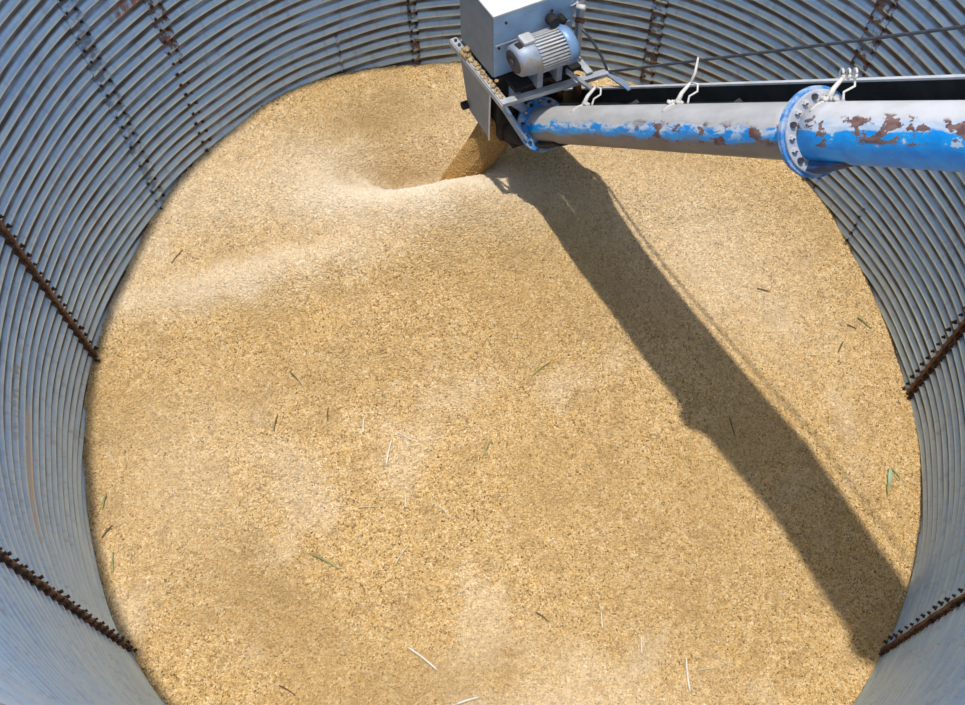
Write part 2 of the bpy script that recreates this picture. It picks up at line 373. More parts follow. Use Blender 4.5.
def seam(az, wl, matk, boltk, zlo, zhi, w=.55, rib=False, cols=(-.32, .32), prob=1.0, label=None):
    a = math.radians(az); sa, ca = math.sin(a), math.cos(a)
    b = MB(); nz = int((zhi - zlo) * 10); prof = []
    for i in range(nz + 1):
        z = zlo + (zhi - zlo) * i / nz; row = []
        for k, off in ((-1, 0), (-.95, .035), (.95, .035), (1, 0)):
            aa = a + k*w/R; r = rr(z) - .13*0 - off - .02 + (.10*math.sin(z*.17)*0)
            row.append((r*math.sin(aa), r*math.cos(aa), z))
        prof.append(row)
    vs = [p for row in prof for p in row]; fs = []
    for i in range(nz):
        for j in range(3): fs.append((i*4+j, i*4+j+1, (i+1)*4+j+1, (i+1)*4+j))
    # close the back so the strip has thickness
    for i in range(nz): fs.append((i*4+3, i*4, (i+1)*4, (i+1)*4+3))
    b.add(vs, fs, True)
    base = ((R-.1)*sa, (R-.1)*ca, zlo)
    o = b.build('seam_strip', M[matk], WALLS[wl], at=base)
    uvl = o.data.uv_layers.new(name='UVMap')
    for lp in o.data.loops:
        i_, k_ = divmod(lp.vertex_index, 4)
        uvl.data[lp.index].uv = (a*R + (-w, -w*.95, w*.95, w)[k_], zlo + (zhi - zlo)*i_/nz)
    if label: o['label'] = label
    if rib:
        rb = MB(); pts = []
        for i in range(int((zhi-zlo)*3)+1):
            z = zlo + i/3; r = R - .20 + .03*math.sin(z*2.1); pts.append((r*sa, r*ca, z))
        rb.tube(pts, .14, 8, True); rb.build('seam_rib', M['rib_rust'], o, at=base)
    me = BMB if rib else BM[boltk]
    z = math.ceil(zlo) + .5; i = 0
    while z < zhi - .2:
        for ci, co in enumerate(cols):
            if random.random() > prob: continue
            zz = z + (.5 if ci else 0)
            if rib: zz = z + (.3 if ci else 0)
            aa = a + (co + random.uniform(-.05, .05))/R
            r = rr(zz) - (.16 if rib else .09)
            p = Vector((r*math.sin(aa), r*math.cos(aa), zz))
            q = bpy.data.objects.new('bolt', me); col.objects.link(q); q.parent = o
            q.location = (p - Vector(base)) * S
            q.rotation_euler = Vector((-math.sin(aa), -math.cos(aa), 0)).to_track_quat('Z', 'Y').to_euler()
            s_ = random.uniform(.8, 1.2); q.scale = (s_, s_, s_ * random.uniform(.8, 1.2))
        z += 1
seam(-121.0, 'wall_left', 'rib_rust', 'brown', -3, 30, .26, True, (-.34, .34), label='rusted seam at the lower left')
seam(-81.0, 'wall_left', 'rib_rust', 'brown', 0, 26, .26, True, (-.36, .36), label='rusted seam at the middle left')
seam(-57.6, 'wall_left', 'seam_dark', 'dark', 2, 30, .55, False, (-.42, .35), .85, label='dark stained seam at the upper left')
seam(-47.3, 'wall_far', 'seam_rust', 'rust', 3, 27, .55, label='rust streaked seam at the upper left')
seam(-12.6, 'wall_far', 'seam_brown', 'brown', 2, 17, .34, False, (-.25, .25), label='brown seam left of the auger head')
seam(-24.0, 'wall_far', 'seam_dark', 'dark', 3, 9, .12, False, (0,), .25, label='short faint joint')
seam(23.0, 'wall_far', 'seam_brown', 'rust', 1, 18, .5, False, (-.45, .45), label='rusty seam behind the cable')
seam(52.1, 'wall_right', 'seam_rust', 'rust', 0, 26, .62, False, (-.45, .45), label='heavily rusted seam above the blue tube')
seam(61.9, 'wall_right', 'seam_dark', 'dark', -.5, 5, .10, False, (0,), .9, label='short dark joint below the blue tube')
seam(85.3, 'wall_right', 'rib_rust', 'brown', -5, 14, .34, True, (-.4, .4), label='rusted seam at the middle right')
seam(122.3, 'wall_right', 'rib_rust', 'brown', -7, 18, .26, True, (-.34, .34), label='rusted seam at the lower right')

# ------------------------------------------------------------------ heap of corn
def heap():
    step = .22; k = int(R/step) + 2; idx = {}; vs = []
    rr_ = R - .02
    nr = 125; na = 560; V = [(0, 0)]
    rad = np.linspace(0, 1, nr + 1)[1:] * rr_
    A = np.linspace(0, 2*PI, na, endpoint=False)
    X = np.concatenate([[0], (rad[:, None]*np.sin(A)[None]).ravel()]); Y = np.concatenate([[0], (rad[:, None]*np.cos(A)[None]).ravel()])
    Z = zheap(X, Y)
    Z[1:] += .05*rng.standard_normal(len(Z)-1)
    fs = [(0, 1+(j+1) % na, 1+j) for j in range(na)]
    for i in range(nr-1):
        b0 = 1+i*na; b1 = b0+na
        fs += [(b0+j, b0+(j+1) % na, b1+(j+1) % na, b1+j) for j in range(na)]
    b = MB(); b.v = list(zip(X.tolist(), Y.tolist(), Z.tolist())); 
    # skirt down along the wall
    b0 = 1+(nr-1)*na; base = len(b.v)
    b.v += [(X[b0+j], Y[b0+j], -12.0) for j in range(na)]
    fs += [(b0+j, b0+(j+1) % na, base+(j+1) % na, base+j) for j in range(na)]
    fs.append(tuple(base+j for j in range(na))[::-1])
    b.f = fs; b.sm = [True]*len(fs)
    return b.build('corn_heap', M['grain'])
hp = heap()
me = hp.data
import bmesh
bm = bmesh.new(); bm.from_mesh(me); bmesh.ops.recalc_face_normals(bm, faces=bm.faces); bm.to_mesh(me); bm.free()
tag(hp, 'big heap of golden yellow corn grain filling the round bin', 'grain', kind='stuff')

def scatter(o, dens, name, size=.085, seed=1, mat=None):
    """loose kernels lying on the surface of o"""
    ng = bpy.data.node_groups.new(name, 'GeometryNodeTree')
    ng.interface.new_socket('Geometry', in_out='INPUT', socket_type='NodeSocketGeometry')
    ng.interface.new_socket('Geometry', in_out='OUTPUT', socket_type='NodeSocketGeometry')
    N = ng.nodes.new; L = ng.links.new
    gi = N('NodeGroupInput'); go = N('NodeGroupOutput'); dp = N('GeometryNodeDistributePointsOnFaces')
    dp.inputs['Density'].default_value = dens / (S*S); dp.inputs['Seed'].default_value = seed
    ico = N('GeometryNodeMeshIcoSphere'); ico.inputs['Radius'].default_value = size*S; ico.inputs['Subdivisions'].default_value = 2
    tr = N('GeometryNodeTransform'); tr.inputs['Scale'].default_value = (1.0, .78, .50)
    sm = N('GeometryNodeSetMaterial'); sm.inputs['Material'].default_value = mat or M['kernel']
    iop = N('GeometryNodeInstanceOnPoints')
    rv = N('FunctionNodeRandomValue'); rv.data_type = 'FLOAT_VECTOR'; rv.inputs[0].default_value = (0, 0, 0); rv.inputs[1].default_value = (6.28, 6.28, 6.28)
    rs = N('FunctionNodeRandomValue'); rs.data_type = 'FLOAT'; rs.inputs[2].default_value = .65; rs.inputs[3].default_value = 1.3
    j = N('GeometryNodeJoinGeometry')
    L(gi.outputs[0], dp.inputs[0]); L(dp.outputs[0], iop.inputs['Points']); L(ico.outputs[0], tr.inputs[0]); L(tr.outputs[0], sm.inputs[0])
    L(sm.outputs[0], iop.inputs['Instance']); L(rv.outputs[0], iop.inputs['Rotation']); L(rs.outputs[1], iop.inputs['Scale'])
    L(iop.outputs[0], j.inputs[0]); L(gi.outputs[0], j.inputs[0]); L(j.outputs[0], go.inputs[0])
    m = o.modifiers.new('kernels', 'NODES'); m.node_group = ng
KD = 115.0
scatter(hp, KD, 'heap_kernels')

# ------------------------------------------------------------------ auger
AO = Vector((3.68, 12.94, 14.85))          # a point on the tube axis
e1 = Vector((.57690, -.81682, 0)); e2 = Vector((.81682, .57690, 0)); SL = 1.0060
h1 = Vector((.51824, -.85523, 0)); h2 = Vector((.85523, .51824, 0))     # the head is turned a little on the tube
ax = (e1 + Vector((0, 0, SL))).normalized()
def L3(a, b, z): return Vector((AO.x, AO.y, 0)) + e1*a + e2*b + Vector((0, 0, z))
def K3(a, b, z): return Vector((AO.x, AO.y, 0)) + h1*a + h2*b + Vector((0, 0, z))
def H3(a, b, z):                            # head frame sits slightly skewed on the tube
    return K3(a + .10*(b + 2.5), b, z - .06*(b + 2.5))
def HM(v): return H3(*v)
def T3(t): return L3(t, 0, AO.z + SL*t)     # tube axis point
cam_pos = Vector((-1.754, -29.419, 70.0))
view = (cam_pos - T3(10)); vc = (view - ax*view.dot(ax)).normalized(); vu = ax.cross(vc)
if vu.z < 0: vu = -vu
aug = empty('grain_auger', T3(-3.5))
tag(aug, 'blue painted grain auger with motor and grey discharge head crossing above the corn', 'auger')

def tubepart(name, t0, t1, r0, r1, mat, section):
    n = 64; k = max(2, int((t1-t0)/1.0)); rs = []
    me = MB()
    for i in range(k+1):
        t = t0 + (t1-t0)*i/k; r = r0 + (r1-r0)*i/k; p = T3(t)
        rs.append([p + (vc*math.cos(2*PI*j/n) + vu*math.sin(2*PI*j/n))*r for j in range(n)])
    me.rings(rs)
    o = me.build(name, mat, aug, at=T3(t0))
    l = o.data.uv_layers.new(name='UVMap')
    for poly in o.data.polygons:
        for li in poly.loop_indices:
            vi = o.data.loops[li].vertex_index; i, j = divmod(vi, n)
            s_ = math.sin(2*PI*j/n); back = math.cos(2*PI*j/n) < 0
            l.data[li].uv = (s_, (t0 + (t1-t0)*i/k) * 1.0)
    return o
TF = 15.7
tubepart('auger_tube', -3.5, TF, 1.10, 1.285, mat_tube('blue_tube_dusty', 1), 1)
tubepart('auger_tube', TF, 70.0, 1.29, 1.28, mat_tube('blue_tube_chipped', 2), 2)

def disc(p, r, th, name, mat, parent, n=48, r2=None, bevel=.04):
    b = MB(); p = Vector(p)
    b.rings([[p + ax*(d) + (vc*math.cos(2*PI*j/n) + vu*math.sin(2*PI*j/n))*rad for j in range(n)] for d, rad in ((-th/2, r), (th/2, r2 or r))], smooth=False)
    return b.build(name, mat, parent, bevel=bevel, at=p)
def mat_flange():
    t = NT('blue_flange_paint', .5); p = t.obj(); nn = t.noise(p, 12, 5, .6)
    t.base(t.mix(t.ramp(nn, .45, .6), (.05, .25, .60), (.42, .50, .60))); return t.m
M['flange'] = mat_flange()
M['flange_face'] = simple('dusty_flange_face', (.50, .52, .56), .6, .1, .15, (.10, .25, .5), 10, .56, .66)
jf = disc(T3(TF), 1.95, .26, 'joint_flange', M['flange'], aug)
disc(T3(TF + .22*.7), 1.80, .14, 'flange_face', M['flange_face'], jf)
for sgn in (1, -1):
    for k in range(18):
        a = 2*PI*(k+.5)/18
        p = T3(TF) + ax*(sgn*(.34 if sgn > 0 else .22)) + (vc*math.cos(a) + vu*math.sin(a))*1.56
        b = MB(); b.tube([p - ax*.12, p + ax*.12], .13, 6, False); b.build('bolt', M['bolt_dark'] if k % 3 == 0 else M['bolt_white'], jf, at=p)
ef = disc(T3(-2.3), 1.72, .24, 'end_flange', M['flange'], aug)
for k in range(14):
    a = 2*PI*k/14; p = T3(-2.3) + ax*.2 + (vc*math.cos(a) + vu*math.sin(a))*1.45
    b = MB(); b.tube([p - ax*.12, p + ax*.12], .11, 6, False); b.build('bolt', M['bolt_white'] if k % 2 else M['bolt_dark'], ef, at=p)
for t in (33.0, 50.0, 69.9): disc(T3(t), 1.9, .4, 'joint_flange', M['flange'], aug)
# dark clamp plate under each flange
for t0, rad in ((-2.0, 1.5), (TF + .3, 1.75)):
    b = MB(); n = 20; rs = []
    for d in (0, 2.2):
        ring = []
        for j in range(n+1):
            a = -PI*.36 - PI*.40*j/n
            ring.append(T3(t0) + ax*d + (vc*math.cos(a) + vu*math.sin(a))*(rad if d == 0 else 1.27))
        for j in range(n, -1, -1):
            a = -PI*.36 - PI*.40*j/n
            ring.append(T3(t0) + ax*d + (vc*math.cos(a) + vu*math.sin(a))*1.10)
        rs.append(ring)
    b.rings(rs, smooth=False); b.build('clamp_plate', M['dark'] if t0 < 0 else M['clamp'], aug, at=T3(t0))

# open black cable trough running beside the tube
TZ = .62
def trough(t0, t1):
    b = MB(); w0, w1, dp, th = 1.16, 3.85, 1.4, .09
    prof = [(w0, TZ), (w0, TZ-dp), (w1, TZ-dp), (w1, TZ), (w1-th, TZ), (w1-th, TZ-dp+th), (w0+th, TZ-dp+th), (w0+th, TZ)]
    rs = [[L3(t, y, AO.z + SL*t + z) for y, z in prof] for t in (t0, t1)]
    b.rings(rs, smooth=False); o = b.build('cable_trough', M['black'], aug, at=T3(t0))
    l = MB(); l.bar(L3(t0, w1-.0, AO.z+SL*t0+TZ+.04), L3(t1, w1-.0, AO.z+SL*t1+TZ+.04), .24, .10); l.build('lip', M['lip'], o, at=T3(t0))
trough(-6.0, 69.0)
# brackets joining trough and tube
for t in (2.0, 9.0, 20.0, 30.0, 45.0, 60.0):
    b = MB(); b.bar(L3(t, .3, AO.z+SL*t-.85), L3(t, 3.7, AO.z+SL*t-.6), .3, .2); b.build('trough_bracket', M['black'], aug, at=T3(t))
# saddle resting on the rim
b = MB(); b.bar(L3(35.9, -2.2, RIM+.25), L3(35.9, 3.4, RIM+.25), .8, .5); b.bar(L3(35.9, -1.4, RIM+.3), L3(35.9, -1.2, 52.2), .3, .3); b.bar(L3(35.9, 1.5, RIM+.3), L3(35.9, 1.3, 52.2), .3, .3)
b.build('saddle', M['bluegrey'], aug, at=T3(35.9))

# --- head box
b = MB(); b.box((-7.9, -2.5, 16.5), (-4.25, 2.7, 21.6), HM)
hb = b.build('head_box', M['box'], aug, bevel=.06, at=H3(-6, 0, 16.5))
b = MB(); b.box((-8.0, -2.58, 21.6), (-4.17, 2.78, 21.78), HM); b.build('lid', M['lid'], hb, bevel=.04, at=H3(-6, 0, 21.6))
b = MB(); b.box((-4.25, -2.45, 19.25), (-4.12, 2.65, 19.36), HM); b.build('fold_strip', M['frame'], hb, at=H3(-4.2, 0, 19.3))
b = MB(); b.box((-7.86, -2.56, 16.55), (-4.3, -2.5, 21.5), HM); b.build('side_plate', M['hood'], hb, at=H3(-6, -2.5, 16.5))
for (p_, q_) in ((-1.75, 20.9), (-2.2, 19.0), (1.2, 20.6), (.0, 18.9)):
    b = MB(); b.tube([H3(-4.27, p_, q_), H3(-4.16, p_, q_)], .08, 8, False); b.build('rivet', M['bolt_brown'], hb, at=H3(-4.2, p_, q_))
# --- discharge hood: two cheeks and a back, open towards the tube
b = MB()
def prism(mb, pts, y0, y1):
    n_ = len(pts); vs = [H3(a, y0, z) for a, z in pts] + [H3(a, y1, z) for a, z in pts]
    mb.add(vs, [tuple(range(n_))[::-1], tuple(range(n_, 2*n_))] + [(i, (i+1) % n_, n_+(i+1) % n_, n_+i) for i in range(n_)])
cheek = [(-8.2, 16.1), (-7.2, 10.6), (-4.75, 10.15), (-4.5, 16.1)]
prism(b, cheek, -2.62, -2.5); prism(b, cheek, 2.6, 2.72)
vs = [H3(a, y, z) for a, z in ((-8.2, 16.1), (-7.2, 10.6)) for y in (-2.5, 2.6)] + [H3(a+.1, y, z) for a, z in ((-8.2, 16.1), (-7.2, 10.6)) for y in (-2.5, 2.6)]
b.add(vs, [(0,1,3,2), (4,6,7,5), (0,4,5,1), (2,3,7,6), (0,2,6,4), (1,5,7,3)])
hood = b.build('discharge_hood', M['hood'], aug, bevel=.03, at=H3(-6, 0, 16))
b = MB(); b.bar(H3(-4.62, -2.66, 10.2), H3(-4.42, -2.66, 16.0), .10, .22, (0, 1, 0)); b.build('edge_strip', M['lip'], hood, at=H3(-4.5, -2.6, 10))
b = MB(); b.tube([H3(-7.3, -3.0, 10.9), H3(-7.3, -2.2, 10.9)], .28, 10); b.build('hinge_pin', M['dark'], hood, at=H3(-7.3, -2.6, 10.9))
# --- near-black housing: the hood's unlit interior put in as a dark body
b = MB()
b.box((-5.4, -2.2, 11.6), (-4.3, 2.55, 16.5), HM); b.box((-6.2, -1.9, 9.6), (-4.5, .9, 12.0), HM); b.box((-5.0, -1.3, 9.0), (-4.0, .9, 11.0), HM)
dh = b.build('dark_interior', M['dark'], aug, bevel=.12, at=H3(-5, 0, 11))
b = MB(); b.tube([H3(-4.4, -1.0, 12.2), H3(-3.6, -.9, 11.4), H3(-3.3, -.6, 10.6)], [.45, .6, .4], 12); b.tube([T3(-5.2), T3(-3.2)], 1.35, 24); b.build('tube_collar', M['dark'], aug, at=T3(-4))
b = MB(); b.box((-3.9, -1.9, 16.2), (-2.9, 2.6, 16.5), HM); b.box((-4.3, -2.3, 14.0), (-4.1, 3.0, 16.4), HM); b.build('shaded_opening_plate', M['dark'], aug, at=H3(-3.5, 0, 16.2))  # near-black plate stands for the shaded opening under the box
b = MB(); b.tube([H3(-3.7, -1.5, 16.4), H3(-3.2, -1.7, 15.0), H3(-3.0, -1.2, 14.2)], [.32, .42, .25], 10); b.build('conduit', M['bluegrey'], aug, at=H3(-3.5, -1.5, 16))
b = MB(); b.tube([H3(-3.2, .6, 16.2), H3(-3.0, 1.1, 15.2), H3(-3.2, 1.5, 14.0)], .16, 8); b.tube([H3(-3.0, 2.4, 15.4), H3(-2.9, 2.5, 14.0)], .28, 8); b.build('rusty_linkage', M['bolt_rust'], aug, at=H3(-3.2, 1, 15))
# --- base frame of angle iron
for y, s_ in ((-2.75, 1), (2.95, -1)):
    b = MB(); b.box((-8.5, y-.22, 15.98), (-2.5, y+.22, 16.12), HM); b.box((-8.5, y-.22*s_-.05, 15.55), (-2.5, y-.22*s_+.05, 16.0), HM)
    fr = b.build('base_rail', M['frame'], aug, bevel=.02, at=H3(-5.5, y, 16))
    if s_ > 0:
        for k in range(4):
            b = MB(); q_ = H3(-8.2 + k*.42, y, 16.13); b.tube([q_, q_ + Vector((0, 0, .12))], .1, 8, False); b.build('bolt', M['bolt_dark'], fr, at=q_)
TIP = K3(-1.7, 4.19, 15.2)
b = MB(); b.bar(K3(-2.75, -2.85, 15.95), TIP + e2*.15, .42, .36); b.build('cross_bar', M['frame'], aug, bevel=.04, at=TIP)
b = MB(); b.bar(H3(-4.2, -2.75, 15.8), K3(-1.9, -1.75, 12.6), .20, .46); b.build('diagonal_brace', M['bluegrey'], aug, bevel=.03, at=K3(-3, -2.3, 14))
b = MB(); b.bar(TIP, L3(1.2, 3.75, 16.6), .45, .14); b.build('trough_strut', M['bluegrey'], aug, bevel=.03, at=TIP)
b = MB(); b.bar(K3(-3.5, 3.05, 15.0), K3(-3.6, 3.05, 24.5), .36, .36); post = b.build('post', M['frame'], aug, bevel=.03, at=K3(-3.5, 3.05, 15))
b = MB(); b.tube([K3(-3.5, 3.1, 18.2), K3(-2.9, 3.6, 17.4), K3(-2.2, 4.0, 16.2), TIP], .09, 8); b.build('stay_rod', M['cable'], aug, at=TIP)
b = MB(); b.bar(H3(-2.4, 1.2, 17.2), K3(-1.3, 2.6, 15.2), .34, .14); b.build('motor_brace', M['frame'], aug, bevel=.02, at=TIP)
for za, zb_, w_, h_ in ((20.3, 20.2, .2, .5), (15.6, 15.6, .3, .3)):
    b = MB(); b.bar(H3(-4.2, 2.45, za), K3(-3.5, 3.2, zb_), w_, h_); b.build('post_bracket', M['frame'], aug, at=H3(-4, 2.6, za))
for z_ in (20.5, 19.4):
    b = MB(); b.tube([H3(-4.0, 2.7, z_), H3(-3.6, 3.0, z_+.1)], .16, 8); b.build('latch', M['bolt_rust'] if z_ < 20 else M['tie'], aug, at=H3(-4, 2.8, z_))
# --- motor
MC = (-3.05, 18.85)
def mring(y, r, n=40): return [H3(MC[0] + r*math.cos(2*PI*k/n), y, MC[1] + r*math.sin(2*PI*k/n)) for k in range(n)]
def lathe(prof, name, mat, parent, n=40):
    b = MB(); b.rings([mring(y, r, n) for y, r in prof]); return b.build(name, mat, parent, at=H3(MC[0], prof[0][0], MC[1]))
mo = lathe([(-1.95, .50), (-1.95, .82), (-1.8, .98), (-1.2, 1.06), (-.75, 1.08), (1.05, 1.0)], 'motor', M['motor'], aug)
lathe([(-2.02, .2), (-2.02, .70), (-1.9, .78)], 'end_disc', M['bolt_dark'], mo)
lathe([(-2.16, .05), (-2.16, .2), (-2.0, .22)], 'shaft', M['bolt_dark'], mo)
b = MB(); nf = 34
for k in range(nf):
    a = 2*PI*k/nf; c_, s_ = math.cos(a), math.sin(a); tx, tz = -s_*.045, c_*.045
    vs = []
    for y in (-.72, 1.05):
        for rad, sg in ((.95, -1), (.95, 1), (1.17, 1), (1.17, -1)):
            vs.append(H3(MC[0] + rad*c_ + tx*sg, y, MC[1] + rad*s_ + tz*sg))
    b.add(vs, [(0,1,2,3),(7,6,5,4),(0,4,5,1),(1,5,6,2),(2,6,7,3),(3,7,4,0)])
b.build('cooling_fins', M['fin'], mo, at=H3(MC[0], 0, MC[1]))
lathe([(1.05, 1.18), (1.08, 1.22), (1.5, 1.20), (1.75, 1.05), (1.88, .7), (1.9, .1)], 'fan_cover', M['motor_cap'], mo)
b = MB(); b.box((-3.75, -1.35, 19.6), (-2.95, -.55, 20.2), HM); b.build('terminal_box', M['fin'], mo, bevel=.12, at=H3(-2.9, -1, 20.2))
b = MB(); b.box((-3.5, -1.7, 18.9), (-2.95, -1.2, 19.9), HM); b.build('bearing_lug', M['dark'], mo, bevel=.1, at=H3(-3.2, -1.5, 19.5))
b = MB()
for y in (-.5, .8): b.box((-3.7, y-.18, 16.4), (-2.5, y+.18, 18.0), HM)
b.build('motor_foot', M['motor'], mo, at=H3(-3, 0, 16.5))
b = MB(); b.tube([H3(-4.1, 1.0, 20.2), H3(-3.5, 1.0, 20.3)], .34, 10); b.tube([H3(-4.1, 1.6, 20.1), H3(-3.6, 1.7, 20.0)], .22, 8); b.build('cable_gland', M['dark'], aug, at=H3(-3.8, 1, 20))

# --- cable and cord ties (things hung on the auger)
b = MB(); P0 = TIP + Vector((0, 0, .1)); P1 = L3(60, 5.8, 14.5 + 1.10*61.7); pts = []
for k in range(41):
    s_ = k/40; p = P0.lerp(P1, s_); p.z -= .5*math.sin(PI*s_); pts.append(p)
b.tube(pts, .085, 8); tag(b.build('steel_cable', M['cable'], at=P0), 'thin dark steel cable stretched above the auger tube and black trough', 'cable')
b = MB(); b.tube([K3(-3.55, 3.2, 14.4), K3(-2.6, 3.7, 14.75), TIP + Vector((0,0,.05))], .11, 8); b.build('stay_rod', M['cable'], aug, at=TIP)
def tie(t, hook, label):
    root = MB()
    def Q(c, u, v): return T3(t) + ax*c + vu*u + vc*v
    rt_ = 1.17 + .009*t
    arc = [Q(0, (rt_)*math.sin(a), rt_*math.cos(a)) for a in np.linspace(PI*.22, PI*.52, 8)]
    root.tube(arc, .05, 6)
    top = Q(.15, rt_ + 1.05, -.55)
    root.tube([Q(0, rt_ + .02, .1), Q(.05, rt_ + .5, -.1), top], [.15, .11, .08], 8)
    root.tube([top, Q(.7, rt_ + .95, -.6), Q(.85, rt_ + .6, -.5), Q(.45, rt_ + .35, -.3), Q(.8, rt_ + .02, 0)], .055, 8)
    if hook: root.tube([top, Q(.25, rt_ + 1.5, -.7), Q(.3, rt_ + 2.3, -.8)], [.09, .08, .05], 8)
    elif t > 5:
        for dx in (0, .4, .8): root.tube([Q(dx + .22*math.cos(k), rt_ + 1.1 + .2*math.sin(k), -.5 + .1*math.cos(k)) for k in np.linspace(0, 6.0, 10)], .06, 6)
    for k in range(6):
        q_ = Q(random.uniform(-.5, .6), rt_ + .0, random.uniform(-.1, .3)); root.tube([q_, q_ + Vector((.05, .05, .10))], .15, 6)
    o = root.build('cord_tie', M['tie'], at=T3(t)); return tag(o, label, 'tie', 'cord ties on the auger')
tie(1.5, False, 'short white cord tie on the tube nearest the auger head')
tie(8.3, True, 'white cord tie with an upright tail halfway along the first tube')
tie(16.2, False, 'knotted white cord tie at the bolted tube flange')

# --- corn lodged on the head frame
def lump(name, pts, label):
    root = MB()
    for (a, y, z, r) in pts:
        c_ = H3(a, y, z); n_ = 10
        root.rings([[c_ + Vector((math.cos(2*PI*k/n_)*math.cos(l), math.sin(2*PI*k/n_)*math.cos(l), .55*math.sin(l)))*(r*random.uniform(.8, 1.1)) for k in range(n_)] for l in (-1.3, -.6, 0, .6, 1.2)], True, True)
    o = root.build(name, M['rotten_corn'], at=H3(*pts[0][:3])); scatter(o, 26, name + '_kernels', .085, 9, M['rotten_corn'])
    return tag(o, label, 'grain', kind='stuff')
lump('spilled_corn', [(-7.1, -2.75, 16.2, .34), (-6.75, -2.8, 16.2, .30), (-7.0, -2.7, 16.5, .22), (-6.45, -2.75, 16.15, .22), (-6.0, -2.7, 16.15, .22), (-5.6, -2.75, 16.15, .2), (-5.2, -2.7, 16.15, .2), (-4.8, -2.72, 16.15, .18), (-4.4, -2.7, 16.15, .2)], 'clump of weathered corn lodged on the left rail of the auger head')
lump('spilled_corn', [(-4.0, -2.7, 16.2, .2), (-4.0, -2.5, 16.5, .14), (-3.5, -2.75, 16.15, .2), (-3.1, -2.75, 16.12, .18)], 'small clump of corn at the front corner of the head frame')

# ------------------------------------------------------------------ falling stream of corn
def stream():
    n = 28; m = 26; rs = []
    top = H3(-5.9, -.2, 11.4); bot = H3(-6.4, -3.6, zh(*H3(-6.4, -3.6, 0)[:2]) - .3)
    for i in range(n+1):
        s_ = i/n; c_ = top.lerp(bot, s_); c_ += e2*(.9*(s_ - s_*s_)) * 1.0
        wa = 1.0 + .15*s_; wb = 1.9 - .25*s_ + .25*s_**4
        rs.append([c_ + e1*(wa*math.cos(2*PI*j/m)*(1 + .05*math.sin(3*j + i*.3))) + e2*(wb*math.sin(2*PI*j/m)*(1 + .04*math.sin(5*j - i*.4))) for j in range(m)])
    b = MB(); b.rings(rs); o = b.build('falling_corn', M['clean_corn'], at=bot)
    scatter(o, 60, 'stream_kernels', .075, 5, M['clean_corn'])
    return tag(o, 'stream of corn pouring from the auger head onto the heap', 'grain', kind='stuff')
stream()

# ------------------------------------------------------------------ straw and stalks on the heap
def stalk(x, y, length, ang, mat, label, r=.055, bend=.1, lift=.12, kind='straw', cat='straw', group='straws on the corn'):
    r *= .8
    b = MB(); d = Vector((math.cos(ang), math.sin(ang), 0)); nn = Vector((-d.y, d.x, 0)); pts = []
    for k in range(7):
        s_ = k/6 - .5; p = Vector((x, y, 0)) + d*(s_*length) + nn*(bend*length*(.25 - s_*s_))
        p.z = zh(p.x, p.y) + lift + r*.6; pts.append(p)
    b.tube(pts, [r*.7, r, r, r*.95, r*.9, r*.8, r*.5], 6); o = b.build(kind, M[mat], at=(x, y, zh(x, y)))
    return tag(o, label, cat, group)
Dg = math.radians
stalk(-7.96, -2.78, 1.7, Dg(78), 'straw_white', 'longer pale straw of the upright pair left of the heap centre', .08)
stalk(-7.0, -1.7, 1.2, Dg(-30), 'straw_white', 'short pale straw angled from the top of the longer upright straw', .05)
stalk(-9.6, -1.0, .9, Dg(88), 'straw_white', 'short pale straw standing left of the longer upright straw', .07)
stalk(-11.88, -.3, .9, Dg(88), 'straw_dark', 'small dark vertical stalk left of the pale upright straws', .05)
stalk(2.1, 2.6, 1.6, Dg(38), 'straw_green', 'thin olive stalk right of the heap centre beside the shadow', .06)
stalk(-12.06, -9.41, 2.1, Dg(-28), 'straw_green', 'long greenish stalk lying at the lower left of the heap', .09)
stalk(-5.9, -15.37, 2.3, Dg(-38), 'straw_white', 'long white straw slanting near the bottom of the heap', .09)
stalk(-3.2, -17.92, 1.5, Dg(14), 'straw_white', 'thick white straw lying level at the very bottom', .10)
stalk(10.59, -16.54, 2.0, Dg(93), 'straw_white', 'upright white straw low on the right of the heap', .09)
stalk(11.8, -16.2, 1.2, Dg(8), 'straw', 'faint straw lying beside the upright white straw', .05)
stalk(7.77, -14.79, 1.0, Dg(88), 'straw_white', 'small white upright straw between two others at the bottom right', .06)
stalk(5.36, -13.2, 1.0, Dg(92), 'straw_white', 'small pale upright straw nearest the bottom centre', .06)
stalk(-7.2, -9.2, 1.5, Dg(55), 'straw', 'pale bent straw left of the bottom centre', .06)
stalk(-4.4, -6.6, 1.4, Dg(-42), 'straw', 'tan straw slanting below the heap centre', .05)
stalk(-1.6, -2.6, 1.4, Dg(62), 'straw_green', 'slim olive straw just below the heap centre', .05)
stalk(-6.9, -5.8, .8, Dg(85), 'straw_white', 'tiny white straw above the tan slanting straw', .06)
stalk(-9.3, -6.2, 1.3, Dg(2), 'straw', 'level tan straw beside the tiny white straw', .05)
stalk(23.33, 5.39, 1.0, Dg(60), 'straw_dark', 'dark stalk near the right wall above the green leaf', .07)
stalk(25.4, 7.4, 1.2, Dg(-40), 'straw_green', 'green stalk at the right wall below the blue tube', .09)
stalk(24.4, 7.0, .7, Dg(-20), 'straw_dark', 'tiny dark stalk at the right wall below the blue tube', .07)
stalk(18.1, 9.2, 1.0, Dg(-8), 'straw_dark', 'short dark stalk on the upper right of the heap', .05)
stalk(14.6, -1.1, 1.5, Dg(100), 'straw_dark', 'dark stalk lying inside the wide shadow', .06)
stalk(-15.2, -.9, 1.2, Dg(80), 'straw_dark', 'thin dark stalk in the left middle of the heap', .05)
stalk(-14.0, 2.0, 1.3, Dg(-50), 'straw_dark', 'thin dark stalk slanting below the pale drift', .05)
